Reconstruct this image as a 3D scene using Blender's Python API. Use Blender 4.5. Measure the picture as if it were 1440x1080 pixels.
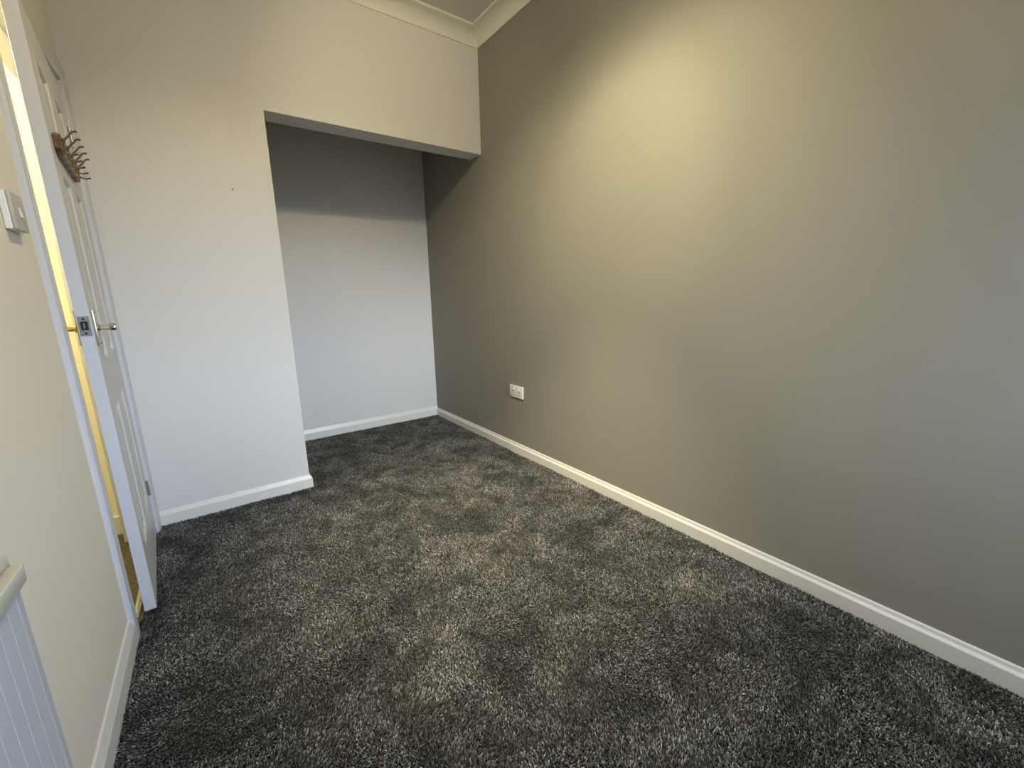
import bpy, bmesh, math, random
from mathutils import Vector, Matrix
random.seed(7)
for o in list(bpy.data.objects): bpy.data.objects.remove(o)
sc = bpy.context.scene
col = sc.collection

# ---------------------------------------------------------------- camera
cam = bpy.data.cameras.new('camera'); cam_ob = bpy.data.objects.new('camera', cam); col.objects.link(cam_ob)
Fv = Vector((0.57071, 0.79381, -0.21011)); Rv = Vector((0.8091, -0.58729, -0.02111)); Uv = Rv.cross(Fv)
M = Matrix.Identity(4)
for i in range(3):
    M[i][0] = Rv[i]; M[i][1] = Uv[i]; M[i][2] = -Fv[i]
M.translation = (-1.71678, -2.69765, 1.13372)
cam_ob.matrix_world = M
cam.sensor_width = 36; cam.lens = 14.7728; cam.clip_start = 0.02
sc.camera = cam_ob

# ---------------------------------------------------------------- light
sc.view_settings.view_transform = 'Standard'; sc.view_settings.look = 'None'
sc.view_settings.gamma = 1; sc.view_settings.use_curve_mapping = False
sc.view_settings.exposure = 0.0
world = bpy.data.worlds.new('overcast_sky'); sc.world = world; world.use_nodes = True
bg = world.node_tree.nodes['Background']
wn = world.node_tree; wtc = wn.nodes.new('ShaderNodeTexCoord'); wsp = wn.nodes.new('ShaderNodeSeparateXYZ'); wmr = wn.nodes.new('ShaderNodeMapRange'); wmx = wn.nodes.new('ShaderNodeMix'); wmx.data_type = 'RGBA'
wmr.interpolation_type = 'SMOOTHSTEP'; wmr.inputs[1].default_value = -.01; wmr.inputs[2].default_value = .11     # horizon: dark ground below, even overcast sky above
wmx.inputs[6].default_value = (0.010, 0.011, 0.010, 1); wmx.inputs[7].default_value = (0.63, 0.78, 1.0, 1)
wn.links.new(wtc.outputs['Generated'], wsp.inputs[0]); wn.links.new(wsp.outputs[2], wmr.inputs[0]); wn.links.new(wmr.outputs[0], wmx.inputs[0]); wn.links.new(wmx.outputs[2], bg.inputs[0])
bg.inputs[1].default_value = 84.0
wz = wn.nodes.new('ShaderNodeMapRange'); wz.interpolation_type = 'SMOOTHSTEP'      # hazy sky: brighter near the horizon than overhead
wz.inputs[1].default_value = 0.15; wz.inputs[2].default_value = 0.75; wz.inputs[3].default_value = 1.0; wz.inputs[4].default_value = 0.45
wg = wn.nodes.new('ShaderNodeMix'); wg.data_type = 'RGBA'; wg.blend_type = 'MULTIPLY'; wg.inputs[0].default_value = 1
wn.links.new(wsp.outputs[2], wz.inputs[0]); wn.links.new(wmx.outputs[2], wg.inputs[6]); wn.links.new(wz.outputs[0], wg.inputs[7]); wn.links.new(wg.outputs[2], bg.inputs[0])

WARM = (1.0, 0.87, 0.54)
def spot(loc, target, watts, cone, blend, color=WARM, radius=0.025):
    l = bpy.data.lights.new('ceiling_spot', 'SPOT'); l.energy = watts; l.spot_size = math.radians(cone)
    l.spot_blend = blend; l.color = color; l.shadow_soft_size = radius
    o = bpy.data.objects.new('ceiling_spot', l); col.objects.link(o); o.location = loc
    o.rotation_euler = (Vector(target) - Vector(loc)).to_track_quat('-Z', 'Y').to_euler()
    return o
LAMP = (-1.15, -1.70, 2.67)            # cluster of spots on the ceiling, above the frame
spot(LAMP, (LAMP[0], LAMP[1], 0), 36, 150, 0.3)
spot(LAMP, (0, -1.22, 1.60), 37, 44, 0.75)
spot(LAMP, (0, -1.05, 0.75), 140, 92, 1.0)
spot(LAMP, (-1.30, 0.0, 1.40), 17, 64, 1.0)
spot(LAMP, (-0.45, 0.1, 2.2), 37, 64, 1.0)
spot(LAMP, (-0.75, -1.15, 0), 460, 54, 1.0)
l = bpy.data.lights.new('lamp_glow', 'POINT'); l.energy = 18; l.color = WARM; l.shadow_soft_size = 0.03
o = bpy.data.objects.new('lamp_glow', l); col.objects.link(o); o.location = (LAMP[0], LAMP[1], LAMP[2] - 0.06)
# the window behind the camera lets the sky in
WX0, WX1, WZ0, WZ1, YR = -0.85, -0.10, 0.90, 2.20, -4.20
l = bpy.data.lights.new('window_portal', 'AREA'); l.shape = 'RECTANGLE'; l.size = WX1 - WX0; l.size_y = WZ1 - WZ0
l.cycles.is_portal = True
o = bpy.data.objects.new('window_portal', l); col.objects.link(o)
o.location = ((WX0 + WX1) / 2, YR - 0.44, (WZ0 + WZ1) / 2); o.rotation_euler = (math.radians(90), 0, 0)
# hall lamp beyond the door
l = bpy.data.lights.new('hall_lamp', 'POINT'); l.energy = 46; l.color = (1.0, 0.90, 0.57); l.shadow_soft_size = 0.06
o = bpy.data.objects.new('hall_lamp', l); col.objects.link(o); o.location = (-2.75, -0.75, 2.10)

# ---------------------------------------------------------------- materials
def mat(name, rgb, rough=0.6, spec=0.5, metal=0.0, bump=None, var=None, coat=0.0):
    m = bpy.data.materials.new(name); m.use_nodes = True
    nt = m.node_tree; b = nt.nodes['Principled BSDF']
    b.inputs['Base Color'].default_value = (*rgb, 1); b.inputs['Roughness'].default_value = rough
    b.inputs['Metallic'].default_value = metal; b.inputs['Specular IOR Level'].default_value = spec
    b.inputs['Coat Weight'].default_value = coat
    tc = nt.nodes.new('ShaderNodeTexCoord')
    if var:
        sca, amt = var
        n = nt.nodes.new('ShaderNodeTexNoise'); n.inputs['Scale'].default_value = sca; n.inputs['Detail'].default_value = 4
        nt.links.new(tc.outputs['Object'], n.inputs['Vector'])
        mx = nt.nodes.new('ShaderNodeMix'); mx.data_type = 'RGBA'
        mx.inputs[6].default_value = (*[c * (1 - amt) for c in rgb], 1)
        mx.inputs[7].default_value = (*[min(1, c * (1 + amt)) for c in rgb], 1)
        nt.links.new(n.outputs['Fac'], mx.inputs[0]); nt.links.new(mx.outputs[2], b.inputs['Base Color'])
    if bump:
        for k, (sca, dist) in enumerate(bump):
            n = nt.nodes.new('ShaderNodeTexNoise'); n.inputs['Scale'].default_value = sca; n.inputs['Detail'].default_value = 3
            nt.links.new(tc.outputs['Object'], n.inputs['Vector'])
            bp = nt.nodes.new('ShaderNodeBump'); bp.inputs['Distance'].default_value = dist; bp.inputs['Strength'].default_value = 1
            nt.links.new(n.outputs['Fac'], bp.inputs['Height'])
            if k: nt.links.new(last.outputs[0], bp.inputs['Normal'])
            last = bp
        nt.links.new(last.outputs[0], b.inputs['Normal'])
    return m
EMUL = [(260, 0.0004), (9, 0.0015)]
M_ACC = mat('grey_accent_paint', (0.250, 0.238, 0.208), 0.75, 0.3, bump=EMUL, var=(3, 0.02))
M_LILAC = mat('pale_grey_paint', (0.640, 0.622, 0.612), 0.8, 0.3, bump=EMUL, var=(3, 0.015))
M_BEIGE = mat('warm_beige_paint', (0.745, 0.685, 0.585), 0.8, 0.3, bump=EMUL, var=(3, 0.02))
M_CEIL = mat('ceiling_paint', (0.66, 0.65, 0.60), 0.85, 0.2, bump=[(60, 0.0015)])
M_COVE = mat('coving_plaster', (0.72, 0.70, 0.64), 0.7, 0.3, bump=[(40, 0.0006)])
M_GLOSS = mat('white_satin_gloss', (0.68, 0.67, 0.64), 0.34, 0.5, bump=[(120, 0.0003), (14, 0.0012)])
M_FRAME = mat('thick_white_gloss', (0.56, 0.56, 0.60), 0.30, 0.5, bump=[(90, 0.0008), (22, 0.0022)])
M_DOOR = mat('white_door_paint', (0.58, 0.57, 0.55), 0.42, 0.5, bump=[(150, 0.0003)])
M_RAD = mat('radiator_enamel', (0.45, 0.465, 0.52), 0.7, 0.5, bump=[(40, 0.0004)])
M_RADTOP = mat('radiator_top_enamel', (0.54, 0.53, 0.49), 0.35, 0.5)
M_PLAST = mat('white_plastic', (0.76, 0.75, 0.70), 0.35, 0.5)
M_SWFACE = mat('grey_brown_plastic', (0.46, 0.41, 0.37), 0.4, 0.4, var=(60, 0.1))  # faceplate colour, browner and darker than the back box
M_DARK = mat('dark_slot', (0.012, 0.011, 0.010), 0.8)
M_CHROME = mat('polished_chrome', (0.74, 0.72, 0.68), 0.10, 0.5, 1.0)
M_BRUSH = mat('brushed_steel', (0.50, 0.51, 0.53), 0.38, 0.5, 1.0, bump=[(300, 0.0003)], var=(120, 0.35))
M_STEEL = mat('dull_lock_steel', (0.22, 0.225, 0.235), 0.45, 0.5, 0.9, var=(160, 0.5))
M_SATIN = mat('satin_nickel', (0.50, 0.48, 0.43), 0.38, 0.5, 0.85)
M_BRASS = mat('brass', (0.62, 0.48, 0.22), 0.28, 0.5, 1.0)
M_BRONZE = mat('bronze_hook_metal', (0.20, 0.145, 0.085), 0.32, 0.5, 0.85)
M_HALL = mat('hall_cream_paint', (0.80, 0.76, 0.60), 0.8, 0.3)
M_HCARP = mat('hall_beige_carpet', (0.12, 0.105, 0.065), 0.95, 0.1, bump=[(180, 0.008)], var=(110, 0.6))
M_BASE = mat('carpet_backing', (0.035, 0.034, 0.032), 0.95, 0.1)
M_SKY = mat('outdoor_ground', (0.2, 0.22, 0.2), 0.9)

def wood_mat():
    m = bpy.data.materials.new('varnished_wood'); m.use_nodes = True; nt = m.node_tree; b = nt.nodes['Principled BSDF']
    tc = nt.nodes.new('ShaderNodeTexCoord'); mp = nt.nodes.new('ShaderNodeMapping'); mp.inputs['Scale'].default_value = (6, 60, 60)
    n = nt.nodes.new('ShaderNodeTexNoise'); n.inputs['Scale'].default_value = 2.0; n.inputs['Detail'].default_value = 6
    cr = nt.nodes.new('ShaderNodeValToRGB'); cr.color_ramp.elements[0].color = (0.075, 0.032, 0.016, 1); cr.color_ramp.elements[1].color = (0.20, 0.095, 0.045, 1)
    cr.color_ramp.elements[0].position = 0.35; cr.color_ramp.elements[1].position = 0.65
    nt.links.new(tc.outputs['Object'], mp.inputs[0]); nt.links.new(mp.outputs[0], n.inputs['Vector'])
    nt.links.new(n.outputs['Fac'], cr.inputs[0]); nt.links.new(cr.outputs[0], b.inputs['Base Color'])
    b.inputs['Roughness'].default_value = 0.35
    return m
M_WOOD = wood_mat()

# ---------------------------------------------------------------- mesh helpers
def link(name, bm, m, parent=None, smooth=False, kind=None):
    me = bpy.data.meshes.new(name); bmesh.ops.recalc_face_normals(bm, faces=bm.faces[:])
    bm.to_mesh(me); bm.free()
    o = bpy.data.objects.new(name, me); col.objects.link(o); me.materials.append(m)
    if smooth:
        for p in me.polygons: p.use_smooth = True
        try: me.set_sharp_from_angle(angle=math.radians(35))
        except Exception: pass
    if parent is not None: o.parent = parent
    if kind: o['kind'] = kind
    return o
def tag(o, label, cat, group=None):
    o['label'] = label; o['category'] = cat
    if group: o['group'] = group
    return o
def hexa(bm, v, bevel=0.0, seg=2):
    """v: 8 corners, bottom ring then top ring"""
    vs = [bm.verts.new(p) for p in v]
    fs = [(0, 3, 2, 1), (4, 5, 6, 7), (0, 1, 5, 4), (1, 2, 6, 5), (2, 3, 7, 6), (3, 0, 4, 7)]
    faces = [bm.faces.new([vs[i] for i in f]) for f in fs]
    if bevel:
        bmesh.ops.bevel(bm, geom=list({e for f in faces for e in f.edges}), offset=bevel, segments=seg, affect='EDGES', profile=0.5)
def box(bm, x0, x1, y0, y1, z0, z1, bevel=0.0, seg=2):
    hexa(bm, [(x0, y0, z0), (x1, y0, z0), (x1, y1, z0), (x0, y1, z0), (x0, y0, z1), (x1, y0, z1), (x1, y1, z1), (x0, y1, z1)], bevel, seg)
def loft(bm, rings, closed=True, caps=True):
    R = [[bm.verts.new(p) for p in r] for r in rings]; n = len(R[0])
    for a, b in zip(R[:-1], R[1:]):
        for i in range(n if closed else n - 1):
            j = (i + 1) % n; bm.faces.new((a[i], a[j], b[j], b[i]))
    if caps and closed:
        bm.faces.new(R[0][::-1]); bm.faces.new(R[-1])
def tube(bm, pts, rad, n=10, caps=True):
    P = [Vector(p) for p in pts]; rr = rad if isinstance(rad, (list, tuple)) else [rad] * len(P)
    rings = []; prev = None
    for i, p in enumerate(P):
        t = (P[min(i + 1, len(P) - 1)] - P[max(i - 1, 0)]).normalized()
        if prev is None:
            a = Vector((0, 0, 1)) if abs(t.z) < 0.9 else Vector((1, 0, 0)); u = t.cross(a).normalized()
        else: u = (prev - t * prev.dot(t)).normalized()
        prev = u; w = t.cross(u)
        rings.append([p + (u * math.cos(2 * math.pi * k / n) + w * math.sin(2 * math.pi * k / n)) * rr[i] for k in range(n)])
    loft(bm, rings, True, caps)
def disc(bm, c, ax, r, h, n=16, bev=0.25):
    """short turned button along axis ax starting at c"""
    a = Vector(ax).normalized(); c = Vector(c)
    tube(bm, [c, c + a * h * (1 - bev), c + a * h], [r, r, r * (1 - bev)], n)

# ---------------------------------------------------------------- room frame functions (walls very slightly out of square)
H_C = 2.81; HDR = 2.083; DEP = 0.936; TH = 0.143
def xr(y): return -0.0051 * y               # right wall
def yb(x): return 0.0092 * x                # chimney-side / header face
def xl(y): return -2.0586 + 0.0093 * y      # left wall
PX_T, PX_B = -1.3208, -1.331                # pier edge x at header / floor

# floor
bm = bmesh.new(); box(bm, -2.16, 0.02, YR, DEP, -0.06, -0.0095)
floor = link('floor', bm, M_BASE, kind='structure')
# ceiling
bm = bmesh.new(); box(bm, -2.25, 0.15, YR - 0.1, 0.02, H_C, H_C + 0.1)
link('ceiling', bm, M_CEIL, kind='structure')
bm = bmesh.new(); box(bm, -1.45, 0.05, TH + 0.0, DEP + 0.05, 2.73, 2.80)
link('ceiling_alcove', bm, M_CEIL, kind='structure')
# right wall (accent)
bm = bmesh.new(); hexa(bm, [(xr(YR), YR - .1, -0.06), (0.14, YR - .1, -0.06), (0.14, DEP + .1, -0.06), (xr(DEP), DEP + .1, -0.06),
                            (xr(YR), YR - .1, H_C), (0.14, YR - .1, H_C), (0.14, DEP + .1, H_C), (xr(DEP), DEP + .1, H_C)])
link('wall_right', bm, M_ACC, kind='structure')
# back wall: pier, header in one skin
def pxe(z): return PX_B + (PX_T - PX_B) * z / HDR
bm = bmesh.new()
XL0 = xl(0) - 0.0
hexa(bm, [(XL0 - .1, yb(XL0), -0.06), (pxe(0), yb(pxe(0)), -0.06), (pxe(0), TH, -0.06), (XL0 - .1, TH, -0.06),
          (XL0 - .1, yb(XL0), HDR), (pxe(HDR), yb(pxe(HDR)), HDR), (pxe(HDR), TH, HDR), (XL0 - .1, TH, HDR)])
hexa(bm, [(XL0 - .1, yb(XL0), HDR), (xr(0) + .01, yb(0), HDR), (xr(0) + .01, TH, HDR), (XL0 - .1, TH, HDR),
          (XL0 - .1, yb(XL0), H_C), (xr(0) + .01, yb(0), H_C), (xr(0) + .01, TH, H_C), (XL0 - .1, TH, H_C)])
wall_back = link('wall_back', bm, M_LILAC, kind='structure')
bm = bmesh.new(); box(bm, -1.50, xr(DEP) + .005, DEP, DEP + 0.1, -0.06, 2.80)
link('wall_alcove_back', bm, M_LILAC, kind='structure')
bm = bmesh.new(); box(bm, -1.45, -1.345, TH, DEP, -0.06, 2.80)
link('wall_alcove_left', bm, M_LILAC, kind='structure')
# left wall with the doorway
OY0, OY1, OZ = -0.885, -0.075, 2.03
bm = bmesh.new(); TW = 0.115
def lwblock(y0, y1, z0, z1, bm=bm):
    hexa(bm, [(xl(y0) - TW, y0, z0), (xl(y0), y0, z0), (xl(y1), y1, z0), (xl(y1) - TW, y1, z0),
              (xl(y0) - TW, y0, z1), (xl(y0), y0, z1), (xl(y1), y1, z1), (xl(y1) - TW, y1, z1)])
lwblock(YR - .1, OY0, -0.06, H_C); lwblock(OY1, 0.0 + yb(-2.06), -0.06, H_C); lwblock(OY0, OY1, OZ, H_C)
link('wall_left', bm, M_BEIGE, kind='structure')
# rear wall with the window opening (behind the camera)
bm = bmesh.new()
for a in ((-2.2, WX0, 0, H_C), (WX1, 0.1, 0, H_C), (WX0, WX1, 0, WZ0), (WX0, WX1, WZ1, H_C)):
    box(bm, a[0], a[1], YR - 0.45, YR, a[2] - (0.06 if a[2] == 0 else 0), a[3])
link('wall_rear', bm, M_LILAC, kind='structure')
bm = bmesh.new()
for a in ((WX0, WX0 + .06, WZ0, WZ1), (WX1 - .06, WX1, WZ0, WZ1), (WX0 + .06, WX1 - .06, WZ0, WZ0 + .06), (WX0 + .06, WX1 - .06, WZ1 - .06, WZ1), (-.53, -.49, WZ0 + .06, WZ1 - .06)):
    box(bm, a[0], a[1], YR - 0.44, YR - 0.38, a[2], a[3], 0.004)
link('window_1', bm, M_GLOSS, kind='structure')

# hall beyond the door
HX0 = -3.05
bm = bmesh.new(); box(bm, HX0, -2.165, -2.2, 0.0, -0.06, 0.004)
box(bm, -2.165, -2.052, -0.822, -0.108, -0.05, 0.001)
link('floor_hall', bm, M_HCARP, kind='structure')
bm = bmesh.new(); box(bm, HX0 - .1, -2.175, 0.0, 0.1, -0.06, 2.5)
link('wall_hall_end', bm, M_HALL, kind='structure')
bm = bmesh.new(); box(bm, HX0 - .1, HX0, -2.2, 0.0, -0.06, 2.5); box(bm, HX0 - .1, -2.19, -2.3, -2.2, -0.06, 2.5)
link('wall_hall_side', bm, M_HALL, kind='structure')
bm = bmesh.new(); box(bm, HX0 - .1, -2.185, -2.3, 0.1, 2.5, 2.56)
link('ceiling_hall', bm, M_HALL, kind='structure')
bm = bmesh.new(); box(bm, HX0, -2.18, -0.014, 0.0, 0.004, 0.10, 0.003)
link('baseboard_hall', bm, M_GLOSS, kind='structure')

# ---------------------------------------------------------------- skirting boards
def prof(h, hb, t):   # (outward, z)
    return [(0, -0.014), (t, -0.014), (t, hb - .002), (t - .0010, hb + .001), (t * .56, hb + .009), (t * .44, h - .004), (t * .30, h), (0, h)]
def prof2(h, hb, t):  # plain chamfer
    return [(0, -0.014), (t, -0.014), (t, hb - .0015), (t - .0012, hb + .001), (t * .34, h - .0015), (t * .2, h), (0, h)]
def skirt(name, fn, s0, s1, h, hb, t, n=10):
    """fn(s, out) -> (x, y)"""
    bm = bmesh.new(); P = (prof if name.endswith('right') else prof2)(h, hb, t)
    loft(bm, [[(*fn(s0 + (s1 - s0) * k / n, o), z) for o, z in P] for k in range(n + 1)])
    return link(name, bm, M_GLOSS, kind='structure')
skirt('baseboard_right', lambda s, o: (xr(s) - o, s), YR, DEP - .0, .0715, .0485, .0142, 40)
skirt('baseboard_alcove', lambda s, o: (s, DEP - o), pxe(0), xr(DEP), .086, .057, .0142)
skirt('baseboard_left', lambda s, o: (xl(s) + o, s), YR, -0.925, .086, .057, .0142, 30)
# pier skirting, returned round the corner and butted against the door casing
bm = bmesh.new(); P = prof2(.0775, .056, .0142); rings = []
for k in range(9):
    x = -2.045 + (pxe(0) + 2.045) * k / 8
    if k < 8: rings.append([(x, yb(x) - o, z) for o, z in P])
    else: rings.append([(x + o, yb(x) - o, z) for o, z in P])
rings.append([(pxe(0) + o, TH, z) for o, z in P])
loft(bm, rings); link('baseboard_back', bm, M_GLOSS, kind='structure')

# ---------------------------------------------------------------- coving
CZ = 2.724
def cove_prof():
    P = [(0, CZ - .0), (.006, CZ), (.006, CZ + .004)]
    for k in range(9):                       # concave sweep
        a = math.pi / 2 * k / 8
        P.append((.078 - .072 * math.cos(a), CZ + .006 + .066 * math.sin(a)))
    P += [(.080, CZ + .073), (.086, CZ + .074), (.086, H_C + .0), (0, H_C + .0)]
    return P
CP = cove_prof()
def coving(name, a, b, ma, mb, nrm, n=24):
    """a,b: wall line ends (xy); ma/mb: mitre slopes; nrm into the room"""
    a, b, nrm = Vector(a), Vector(b), Vector(nrm); d = (b - a).normalized(); bm = bmesh.new(); rings = []
    for k in range(n + 1):
        r = []
        for o, z in CP:
            A = a + d * (o * ma) + nrm * o; B = b - d * (o * mb) + nrm * o
            q = A.lerp(B, k / n); r.append((q.x, q.y, z))
        rings.append(r)
    loft(bm, rings); return link(name, bm, M_COVE, kind='structure', smooth=True)
cR0, cR1 = (xr(YR), YR), (xr(0), 0.0); cL0, cL1 = (xl(YR), YR), (xl(0), yb(-2.06))
coving('trim_1', cL1, cR1, 1, 1, (0, -1))
coving('trim_2', cR0, cR1, 1, 1, (-1, 0))
coving('trim_3', cL0, cL1, 1, 1, (1, 0))
coving('trim_4', cL0, cR0, 1, 1, (0, 1))

# ---------------------------------------------------------------- door casing and lining
def arch_prof(w, t):   # (across, out) across measured from the opening edge outwards
    return [(0, 0), (0, t * .55), (.006, t * .8), (.014, t * .9), (w - .016, t), (w - .005, t * .85), (w, t * .5), (w, 0)]
AW = 0.066; AT = 0.016
bm = bmesh.new()
near, far, top = -0.878, -0.088, 2.018
APF = arch_prof(AW, AT)
def arch_pt(a, o, corner, z=None):
    if corner == 'n': y, zz = near - a, z
    if corner == 'nt': y, zz = near - a, top + a
    if corner == 'ft': y, zz = far + min(a, .070), top + a
    if corner == 'f': y, zz = far + min(a, .070), z
    return (xl(y) + o, y, zz)
rings = [[arch_pt(a, o, 'n', -.014) for a, o in APF]]
for k in range(1, 12): rings.append([arch_pt(a, o, 'n', top * k / 12) for a, o in APF])
rings.append([arch_pt(a, o, 'nt') for a, o in APF]); rings.append([arch_pt(a, o, 'ft') for a, o in APF])
for k in range(11, 0, -1): rings.append([arch_pt(a, o, 'f', top * k / 12) for a, o in APF])
rings.append([arch_pt(a, o, 'f', -.014) for a, o in APF])
loft(bm, rings)
link('trim_5', bm, M_FRAME, kind='structure', smooth=True)
# lining with door stop
bm = bmesh.new()
LN, LF, LT = -0.822, -0.108, 1.999      # clear opening
def lin(y0, y1, z0, z1, x0=-0.117, x1=0.0):
    hexa(bm, [(xl(y0) + x0, y0, z0), (xl(y0) + x1, y0, z0), (xl(y1) + x1, y1, z0), (xl(y1) + x0, y1, z0),
              (xl(y0) + x0, y0, z1), (xl(y0) + x1, y0, z1), (xl(y1) + x1, y1, z1), (xl(y1) + x0, y1, z1)], .002, 1)
lin(OY0 - .002, LN, -.012, OZ); lin(LF, OY1 + .002, -.012, OZ); lin(LN, LF, LT, OZ)
lin(LN, LN + .012, 0, LT, -.117, -.045); lin(LF - .012, LF, 0, LT, -.117, -.045); lin(LN + .012, LF - .012, LT - .012, LT, -.117, -.045)
link('trim_6', bm, M_FRAME, kind='structure')
# metal threshold strip
bm = bmesh.new(); tube(bm, [(-2.072, LN + .003, .007), (-2.068, LF - .003, .007)], .011, 10)
for v in bm.verts: v.co.z = .001 + (v.co.z + .007) * .45
tag(link('threshold_strip', bm, M_BRUSH, smooth=True), 'narrow metal threshold strip on the floor in the doorway', 'threshold strip')

# ---------------------------------------------------------------- the door leaf
HA = Vector((-2.059, -0.110, 0)); HB = Vector((-2.011, -0.805, 0)); ds = (HB - HA).normalized()
no = Vector((-ds.y, ds.x, 0));  no = no if no.x > 0 else -no
LM = Matrix.Identity(4)
for i in range(3): LM[i][0] = ds[i]; LM[i][1] = no[i]; LM[i][2] = (0, 0, 1)[i]
LM.translation = HA
LL = (HB - HA).length; Z0, Z1 = 0.018, 1.985; TD = 0.034
ST = .105; MU = .10
cols_ = [(ST, (LL - MU) / 2), ((LL + MU) / 2, LL - ST)]
rows_ = [(.22, .765), (.93, 1.540), (1.640, 1.862)]
bm = bmesh.new()
box(bm, 0, LL, -TD + .011, -.011, Z0, Z1)
for o0, o1 in ((-.011, 0), (-TD, -TD + .011)):
    for s0, s1 in ((0, ST), (LL - ST, LL)): box(bm, s0, s1, o0, o1, Z0, Z1)
    zs = [Z0] + [z for r in rows_ for z in r] + [Z1]
    for k in range(0, len(zs), 2): box(bm, ST, LL - ST, o0, o1, zs[k], zs[k + 1])
    for r in rows_: box(bm, cols_[0][1], cols_[1][0], o0, o1, r[0], r[1])
door = link('door_1', bm, M_DOOR, kind='structure'); door.matrix_world = LM
def panel(side, c, r):
    bm = bmesh.new(); rings = []
    for ins, dep in ((0, -.0005), (.004, .0012), (.009, -.001), (.014, -.0085), (.022, -.0085), (.052, -.002), (.055, -.002)):
        o = dep if side > 0 else -TD - dep
        rings.append([(c[0] + ins, o, r[0] + ins), (c[1] - ins, o, r[0] + ins), (c[1] - ins, o, r[1] - ins), (c[0] + ins, o, r[1] - ins)])
    R = [[bm.verts.new(p) for p in q] for q in rings]
    for a, b in zip(R[:-1], R[1:]):
        for i in range(4): bm.faces.new((a[i], a[(i + 1) % 4], b[(i + 1) % 4], b[i]))
    bm.faces.new(R[-1]); return link('panel', bm, M_DOOR, door)
for side in (1, -1):
    for c in cols_:
        for r in rows_: panel(side, c, r)
# leading edge strip: bluish daylight on this side is put into its colour
bm = bmesh.new(); box(bm, LL, LL + .002, -TD, 0, Z0, Z1, .0006, 1)
link('door_edge', bm, M_FRAME, door)['label'] = 'gloss leading edge with bluish daylight put into its colour'
# latch plate with bolt
bm = bmesh.new(); box(bm, LL + .002, LL + .0034, -.031, -.004, 1.030, 1.092, .0006, 1)
lp = link('latch_plate', bm, M_STEEL, door)
bm = bmesh.new(); box(bm, LL + .0034, LL + .008, -.0205, -.0155, 1.054, 1.071, .0015, 2)
lb = link('latch_bolt', bm, M_STEEL, lp)
for z in (1.038, 1.084):
    bm = bmesh.new(); disc(bm, (LL + .0034, -.0175, z), (1, 0, 0), .0035, .001, 12); link('screw', bm, M_DARK, lp)
bm = bmesh.new(); box(bm, LL + .0030, LL + .0038, -.026, -.009, 1.049, 1.076); link('latch_opening', bm, M_DARK, lp)
# lever handles
def handle(side):
    f = (lambda o: o) if side > 0 else (lambda o: -TD - o)
    m = M_CHROME if side > 0 else M_BRASS
    bm = bmesh.new(); a, b = sorted((f(0), f(.007)))
    box(bm, LL - .082, LL - .032, a, b, .995, 1.112, .0025, 2)
    h = link('door_handle', bm, M_SATIN if side > 0 else m, door, smooth=True)
    bm = bmesh.new(); zc = 1.052; sc_ = LL - .054
    tube(bm, [(sc_, f(.007), zc), (sc_, f(.011), zc), (sc_, f(.014), zc)], [.013, .013, .010], 18)
    tube(bm, [(sc_, f(.012), zc), (sc_, f(.030), zc), (sc_, f(.046), zc - .001), (sc_, f(.052), zc - .001)], [.0085, .0088, .0112, .0095], 18)
    tube(bm, [(sc_ + .004, f(.044), zc), (sc_ - .03, f(.046), zc + .002), (sc_ - .07, f(.044), zc - .001), (sc_ - .100, f(.038), zc - .004), (sc_ - .108, f(.034), zc - .005)],
         [.0095, .0088, .0080, .0085, .005], 16)
    tube(bm, [(sc_ - .002, f(.043), zc + .008), (sc_ - .002, f(.043), zc + .0125), (sc_ - .002, f(.043), zc + .014)], [.005, .0052, .003], 12)
    link('lever', bm, m, h, smooth=True)
    for z in (1.003, 1.104):
        bm = bmesh.new(); disc(bm, (sc_, f(.007), z), (0, side, 0), .0050, .0035, 14); link('screw', bm, m, h, smooth=True)
handle(1); handle(-1)
# hinges: knuckles at the closing line
for z in (.205, 1.765):
    bm = bmesh.new()
    for k in range(5): tube(bm, [(-.004, .005, z + k * .0152), (-.004, .005, z + k * .0152 + .0145)], .0052, 12)
    link('hinge', bm, M_BRUSH, door, smooth=True)

# ---------------------------------------------------------------- hook rack on the door
rack = bpy.data.objects.new('hook_rack', None); col.objects.link(rack); rack.matrix_world = LM @ Matrix.Translation((.402, 0, 1.620))
rack.empty_display_size = .1
tag(rack, 'brown wooden rack of bronze double hooks fixed to the upper part of the door', 'hook rack')
bm = bmesh.new(); BL, BH = .225, .036; N = 40; outl = []
for k in range(N + 1):       # shaped plaque outline, ogee ends
    u = -1 + 2 * k / N; e = abs(u)
    hgt = BH if e < .80 else BH * (1 - .55 * ((e - .80) / .20) ** 1.5)
    hgt -= .004 * (0.5 + 0.5 * math.cos(math.pi * u * 5)) * (e < .8)
    outl.append((u * BL, hgt))
ring = [(x, h) for x, h in outl] + [(x, -h) for x, h in outl[::-1]]
loft(bm, [[(x, .0005, z) for x, z in ring], [(x, .013, z) for x, z in ring], [(x * .985, .017, z * .88) for x, z in ring]])
board = link('backboard', bm, M_WOOD, rack, smooth=True)
for k in range(5):
    x = -.176 + k * .088
    bm = bmesh.new()
    box(bm, x - .007, x + .007, .017, .020, -.022, .024, .001, 1)
    up = [(x, .018, .006), (x, .024, .022), (x, .033, .032), (x, .041, .043), (x, .045, .048), (x, .053, .050)]
    dn = [(x, .018, -.016), (x, .030, -.021), (x, .036, -.022), (x, .042, -.019), (x, .046, -.018)]
    tube(bm, up, [.0036, .0030, .0027, .0027, .0029, .0034], 10)
    tube(bm, dn, [.0036, .0028, .0026, .0027, .0032], 10)
    for c in (up[-1], dn[-1]):
        bmesh.ops.create_uvsphere(bm, u_segments=12, v_segments=8, radius=.0040, matrix=Matrix.Translation(c))
    link('hook', bm, M_BRONZE, rack, smooth=True)

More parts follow.
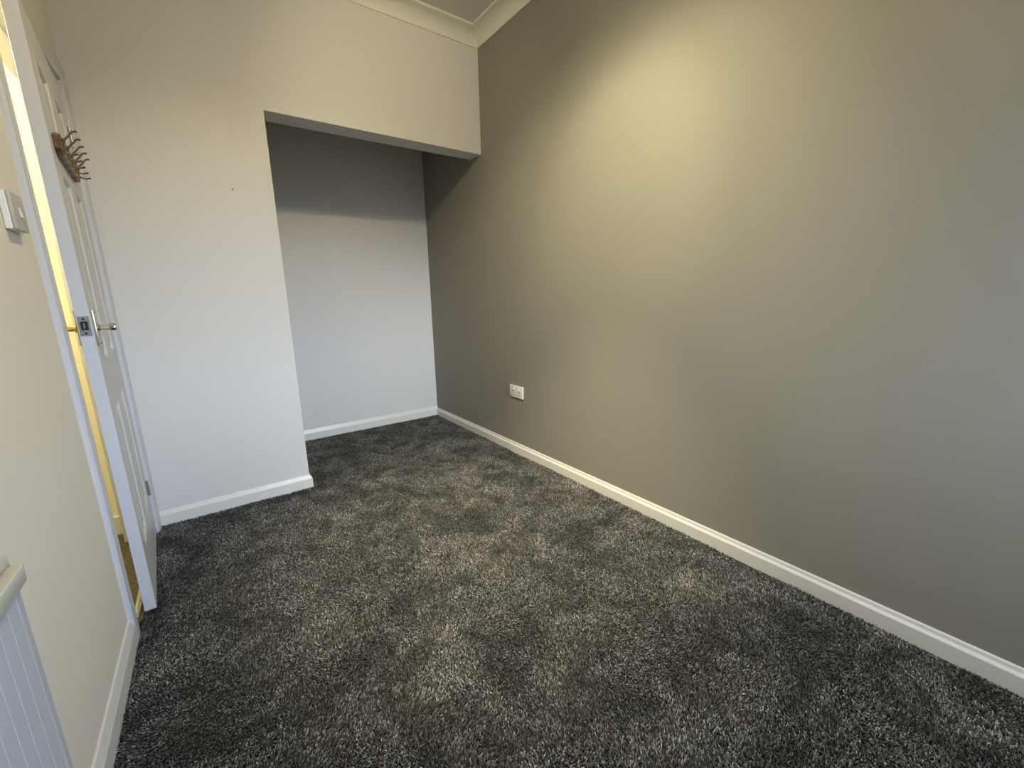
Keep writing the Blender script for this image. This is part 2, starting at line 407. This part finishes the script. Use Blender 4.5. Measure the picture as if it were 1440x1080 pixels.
# ---------------------------------------------------------------- light switch on the left wall
sw = bpy.data.objects.new('light_switch', None); col.objects.link(sw)
sy0, sy1, sz0, sz1 = -1.142, -1.054, 1.311, 1.397; sx = xl(-1.07)
sw.location = (sx, (sy0 + sy1) / 2, (sz0 + sz1) / 2); c = sw.location
tag(sw, 'square white surface-mounted light switch on the left wall beside the door frame', 'light switch')
bm = bmesh.new(); box(bm, 0, .013, -.0435, .0435, -.0435, .0435, .002, 2); link('back_box', bm, M_PLAST, sw)
bm = bmesh.new(); box(bm, .013, .021, -.044, .044, -.044, .044, .003, 3); link('faceplate', bm, M_SWFACE, sw, smooth=True)
bm = bmesh.new()
hexa(bm, [(.021, -.006, -.012), (.0255, -.006, -.012), (.0255, .006, -.012), (.021, .006, -.012), (.021, -.006, .012), (.0225, -.006, .012), (.0225, .006, .012), (.021, .006, .012)], .0008, 1)
link('rocker', bm, M_PLAST, sw)
for y in (-.030, .030):
    bm = bmesh.new(); disc(bm, (.0208, y, 0), (1, 0, 0), .0035, .0008, 12); link('screw', bm, M_BRUSH, sw)

# ---------------------------------------------------------------- double socket on the right wall
so = bpy.data.objects.new('double_socket', None); col.objects.link(so)
so.location = (xr(-.37), -.368, .4555)
tag(so, 'white plastic double power socket low on the grey wall above the skirting', 'socket')
bm = bmesh.new(); box(bm, -.010, 0, -.076, .076, -.0435, .0435, .003, 3); link('faceplate', bm, M_PLAST, so, smooth=True)
for yc in (.038, -.038):
    yk = yc - .014 if yc > 0 else yc + .014
    bm = bmesh.new(); hexa(bm, [(-.0145, yk - .007, .012), (-.010, yk - .007, .012), (-.010, yk + .007, .012), (-.0145, yk + .007, .012),
                                (-.0115, yk - .007, .032), (-.010, yk - .007, .032), (-.010, yk + .007, .032), (-.0115, yk + .007, .032)], .0006, 1)
    link('rocker', bm, M_PLAST, so)
    bm = bmesh.new(); box(bm, -.0106, -.0098, yc - .004, yc + .004, -.002, .006)
    box(bm, -.0106, -.0098, yc - .0145, yc - .008, -.022, -.018); box(bm, -.0106, -.0098, yc + .008, yc + .0145, -.022, -.018)
    link('pin_holes', bm, M_DARK, so)
for y in (-.060 + .0, .060):
    bm = bmesh.new(); disc(bm, (-.010, y, -.002), (-1, 0, 0), .0035, .0008, 12); link('screw', bm, M_BRUSH, so)

# ---------------------------------------------------------------- nail in the pier
bm = bmesh.new(); disc(bm, (0, .004, 0), (0, -1, 0), .0028, .008, 10); n_ = link('nail', bm, M_DARK, smooth=True)
n_.location = (-1.508, yb(-1.508), 1.682)
tag(n_, 'tiny dark nail head in the pale wall left of the alcove', 'nail')

# ---------------------------------------------------------------- radiator on the left wall
rad = bpy.data.objects.new('radiator', None); col.objects.link(rad)
RX = xl(-2.3) ; RF = .098; RY0, RY1, RT, RB = -3.05, -1.840, .770, .16
rad.location = (RX, (RY0 + RY1) / 2, 0); oy = -(RY0 + RY1) / 2
tag(rad, 'white panel radiator with fluted front and top grille on the left wall', 'radiator')
bm = bmesh.new(); Y0, Y1 = RY0 + oy, RY1 + oy
# pressed front panel with vertical flutes
sec = []; pitch = .0333; nfl = int((Y1 - Y0 - .06) / pitch)
ys = [Y0, Y0 + .004, Y0 + .022]; xs = [RF - .016, RF - .006, RF - .004]
y = Y0 + .03
while y < Y1 - .035:
    for dy, dx in ((0, 0), (.0150, 0), (.0170, -.0005), (.0190, -.0005), (.021, 0)):
        ys.append(y + dy); xs.append(RF - .004 + dx)
    y += pitch
ys += [Y1 - .022, Y1 - .004, Y1]; xs += [RF - .004, RF - .006, RF - .016]
zr = [(RB, -.008), (RB + .006, -.002), (RB + .03, 0), (RT - .05, 0), (RT - .024, 0)]
R = [[bm.verts.new((x + dx, yy, z)) for x, yy in zip(xs, ys)] for z, dx in zr]
for a, b in zip(R[:-1], R[1:]):
    for i in range(len(ys) - 1): bm.faces.new((a[i], a[i + 1], b[i + 1], b[i]))
box(bm, RF - .034, RF - .0165, Y0 + .002, Y1 - .002, RB, RT - .032)
link('front_panel', bm, M_RAD, rad)
bm = bmesh.new()
k = Y0 + .03
while k < Y1 - .03:
    box(bm, .036, RF - .034, k, k + .0015, RB + .04, RT - .05); k += .028
link('convector_fin', bm, M_RADTOP, rad, kind='stuff')
bm = bmesh.new()
box(bm, RF - .014, RF + .003, Y0 - .002, Y1 + .002, RT - .030, RT - .003, .0022, 3)
link('front_rail', bm, M_RADTOP, rad, smooth=True)
bm = bmesh.new(); box(bm, .028, .034, Y0 - .002, Y1 + .002, RT - .036, RT + .014, .002, 2)
link('back_rail', bm, M_RADTOP, rad, smooth=True)
bm = bmesh.new(); box(bm, RF - .0175, RF - .0145, Y0, Y1 + .018, RT - .020, RT + .009, .0012, 2)
link('grille_lip', bm, M_RADTOP, rad, smooth=True)
bm = bmesh.new(); box(bm, .036, RF - .018, Y1 - .0045, Y1 - .0005, RB + .02, RT - .012, .001, 1)
link('side_panel', bm, M_RADTOP, rad)
bm = bmesh.new(); box(bm, .036, RF - .018, Y0 + .0005, Y0 + .0045, RB + .02, RT - .012, .001, 1)
link('side_panel', bm, M_RADTOP, rad)
bm = bmesh.new(); k = Y0 + .012
while k < Y1 - .008:
    box(bm, .034, RF - .018, k, k + .009, RT + .001, RT + .004); k += .0155
link('top_grille', bm, M_RADTOP, rad, kind='stuff')
for yy in (Y0 + .15, Y1 - .15):
    bm = bmesh.new(); box(bm, 0, .028, yy - .02, yy + .02, RB + .05, RT - .06, .001, 1); link('bracket', bm, M_RADTOP, rad)
for yy in (Y0 + .02, Y1 - .02):
    bm = bmesh.new(); tube(bm, [(.055, yy, RB + .0), (.055, yy, .02), (.055, yy, -.005)], .0075, 12); link('pipe', bm, M_RADTOP, rad, smooth=True)

# ---------------------------------------------------------------- carpet pile (stuff): tufts standing on the floor
def carpet():
    cm = bpy.data.materials.new('charcoal_pile'); cm.use_nodes = True; nt = cm.node_tree; b = nt.nodes['Principled BSDF']
    oi = nt.nodes.new('ShaderNodeObjectInfo'); cr = nt.nodes.new('ShaderNodeValToRGB'); e = cr.color_ramp.elements
    e[0].position = 0.0; e[0].color = (.014, .0135, .013, 1); e[1].position = 1.0; e[1].color = (.40, .39, .36, 1)
    for p, c_ in ((.30, .045), (.58, .10), (.84, .19)):
        k = e.new(p); k.color = (c_, c_ * .97, c_ * .91, 1)
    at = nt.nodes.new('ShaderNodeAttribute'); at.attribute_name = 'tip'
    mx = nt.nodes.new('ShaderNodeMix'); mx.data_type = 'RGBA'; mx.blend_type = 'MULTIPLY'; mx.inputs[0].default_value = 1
    mr = nt.nodes.new('ShaderNodeMapRange'); mr.inputs[3].default_value = .15; mr.inputs[4].default_value = 1.25  # roots darkened in colour: shade between tufts painted in
    nt.links.new(at.outputs['Fac'], mr.inputs[0]); nt.links.new(oi.outputs['Random'], cr.inputs[0])
    pn = nt.nodes.new('ShaderNodeTexNoise'); pn.inputs['Scale'].default_value = 5.5; pn.inputs['Detail'].default_value = 4; pn.inputs['Roughness'].default_value = .6; pn.inputs['Distortion'].default_value = .8
    nt.links.new(oi.outputs['Location'], pn.inputs['Vector'])
    pr = nt.nodes.new('ShaderNodeMapRange'); pr.inputs[1].default_value = .40; pr.inputs[2].default_value = .60; pr.inputs[3].default_value = .46; pr.inputs[4].default_value = 1.16  # light and dark patches of brushed-pile shading put into the colour
    nt.links.new(pn.outputs['Fac'], pr.inputs[0])
    pm = nt.nodes.new('ShaderNodeMix'); pm.data_type = 'RGBA'; pm.blend_type = 'MULTIPLY'; pm.inputs[0].default_value = 1
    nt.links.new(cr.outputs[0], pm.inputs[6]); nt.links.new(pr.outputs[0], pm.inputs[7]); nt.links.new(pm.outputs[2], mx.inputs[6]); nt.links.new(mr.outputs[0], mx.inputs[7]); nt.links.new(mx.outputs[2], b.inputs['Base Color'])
    b.inputs['Roughness'].default_value = .7; b.inputs['Specular IOR Level'].default_value = .25
    b.inputs['Sheen Weight'].default_value = .15
    # one tuft
    tb = bmesh.new(); pts = [(0, 0, 0), (.0008, 0, .0048), (.0030, 0, .0098)]; rr = [.0011, .0017, .0011]; rings = []
    for p, r in zip(pts, rr):
        rings.append([tb.verts.new((p[0] + r * math.cos(a), p[1] + r * math.sin(a), p[2])) for a in (0.3, 0.3 + 2.094, 0.3 + 4.189)])
    for a, c_ in zip(rings[:-1], rings[1:]):
        for i in range(3): tb.faces.new((a[i], a[(i + 1) % 3], c_[(i + 1) % 3], c_[i]))
    tb.faces.new(rings[-1])
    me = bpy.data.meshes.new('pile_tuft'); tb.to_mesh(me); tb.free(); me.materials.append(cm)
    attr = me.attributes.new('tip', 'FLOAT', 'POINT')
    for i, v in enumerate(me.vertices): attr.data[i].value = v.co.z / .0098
    # surface the tufts stand on; split so far rows are thinner
    gb = bmesh.new()
    def quad(x0, x1, y0, y1, n=1):
        vs = [gb.verts.new(p) for p in ((x0, y0, -.0085), (x1, y0, -.0085), (x1, y1, -.0085), (x0, y1, -.0085))]; gb.faces.new(vs)
    quad(-2.055, -.012, -3.10, -.006); quad(-1.317, -.012, -.006, DEP - .014)
    gb2 = gb
    o = link('carpet_pile', gb2, cm, floor, kind='stuff')
    ng = bpy.data.node_groups.new('pile', 'GeometryNodeTree')
    ng.interface.new_socket('Geometry', in_out='INPUT', socket_type='NodeSocketGeometry')
    ng.interface.new_socket('Geometry', in_out='OUTPUT', socket_type='NodeSocketGeometry')
    N = ng.nodes; Lk = ng.links
    gi = N.new('NodeGroupInput'); go = N.new('NodeGroupOutput')
    dp = N.new('GeometryNodeDistributePointsOnFaces'); dp.inputs['Density'].default_value = DENS
    pos = N.new('GeometryNodeInputPosition')
    def noise(scale, det, seed):
        n = N.new('ShaderNodeTexNoise'); n.noise_dimensions = '3D'; n.inputs['Scale'].default_value = scale; n.inputs['Detail'].default_value = det
        add = N.new('ShaderNodeVectorMath'); add.operation = 'ADD'; add.inputs[1].default_value = (seed, seed * 2, 0)
        Lk.new(pos.outputs[0], add.inputs[0]); Lk.new(add.outputs[0], n.inputs['Vector']); return n
    def mathn(op, a, b=None, bv=0.0, cv=None):
        m = N.new('ShaderNodeMath'); m.operation = op
        Lk.new(a, m.inputs[0]) if not isinstance(a, float) else setattr(m.inputs[0], 'default_value', a)
        if b is not None: Lk.new(b, m.inputs[1])
        else: m.inputs[1].default_value = bv
        if cv is not None: m.inputs[2].default_value = cv
        return m.outputs[0]
    # lean field: brushed areas of the pile
    n1 = noise(3.2, 3, 3.1); n2 = noise(3.2, 3, 11.7)
    def rnd(lo, hi, seed):
        r = N.new('FunctionNodeRandomValue'); r.data_type = 'FLOAT'; r.inputs[2].default_value = lo; r.inputs[3].default_value = hi; r.inputs['Seed'].default_value = seed
        return r.outputs[1]
    lx = mathn('ADD', mathn('MULTIPLY_ADD', n1.outputs['Fac'], None, 7.5, -3.75), rnd(-.55, .55, 1))
    ly = mathn('ADD', mathn('MULTIPLY_ADD', n2.outputs['Fac'], None, 7.5, -3.75), rnd(-.55, .55, 2))
    cv = N.new('ShaderNodeCombineXYZ'); Lk.new(lx, cv.inputs[0]); Lk.new(ly, cv.inputs[1]); cv.inputs[2].default_value = 1.0
    al = N.new('FunctionNodeAlignRotationToVector'); al.axis = 'Z'; Lk.new(cv.outputs[0], al.inputs['Vector'])
    rr_ = N.new('FunctionNodeRotateRotation'); rr_.rotation_space = 'LOCAL'; Lk.new(al.outputs[0], rr_.inputs[0])
    e2 = N.new('ShaderNodeCombineXYZ'); Lk.new(rnd(0, 6.28, 4), e2.inputs[2])
    er = N.new('FunctionNodeEulerToRotation'); Lk.new(e2.outputs[0], er.inputs[0]); Lk.new(er.outputs[0], rr_.inputs[1])
    ob = N.new('GeometryNodeObjectInfo')
    inst = N.new('GeometryNodeInstanceOnPoints')
    # tuft mesh comes in through an object kept out of the scene
    src = bpy.data.objects.new('pile_tuft', me); ob.inputs[0].default_value = src
    Lk.new(gi.outputs[0], dp.inputs['Mesh']); Lk.new(dp.outputs['Points'], inst.inputs['Points']); Lk.new(ob.outputs['Geometry'], inst.inputs['Instance'])
    Lk.new(rr_.outputs[0], inst.inputs['Rotation'])
    sc3 = N.new('ShaderNodeCombineXYZ'); w = rnd(.8, 1.3, 6); Lk.new(w, sc3.inputs[0]); Lk.new(w, sc3.inputs[1]); Lk.new(rnd(.75, 1.3, 7), sc3.inputs[2])
    Lk.new(sc3.outputs[0], inst.inputs['Scale'])
    jg = N.new('GeometryNodeJoinGeometry'); Lk.new(inst.outputs[0], jg.inputs[0])
    Lk.new(jg.outputs[0], go.inputs[0])
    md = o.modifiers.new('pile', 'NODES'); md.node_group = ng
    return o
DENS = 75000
carpet()
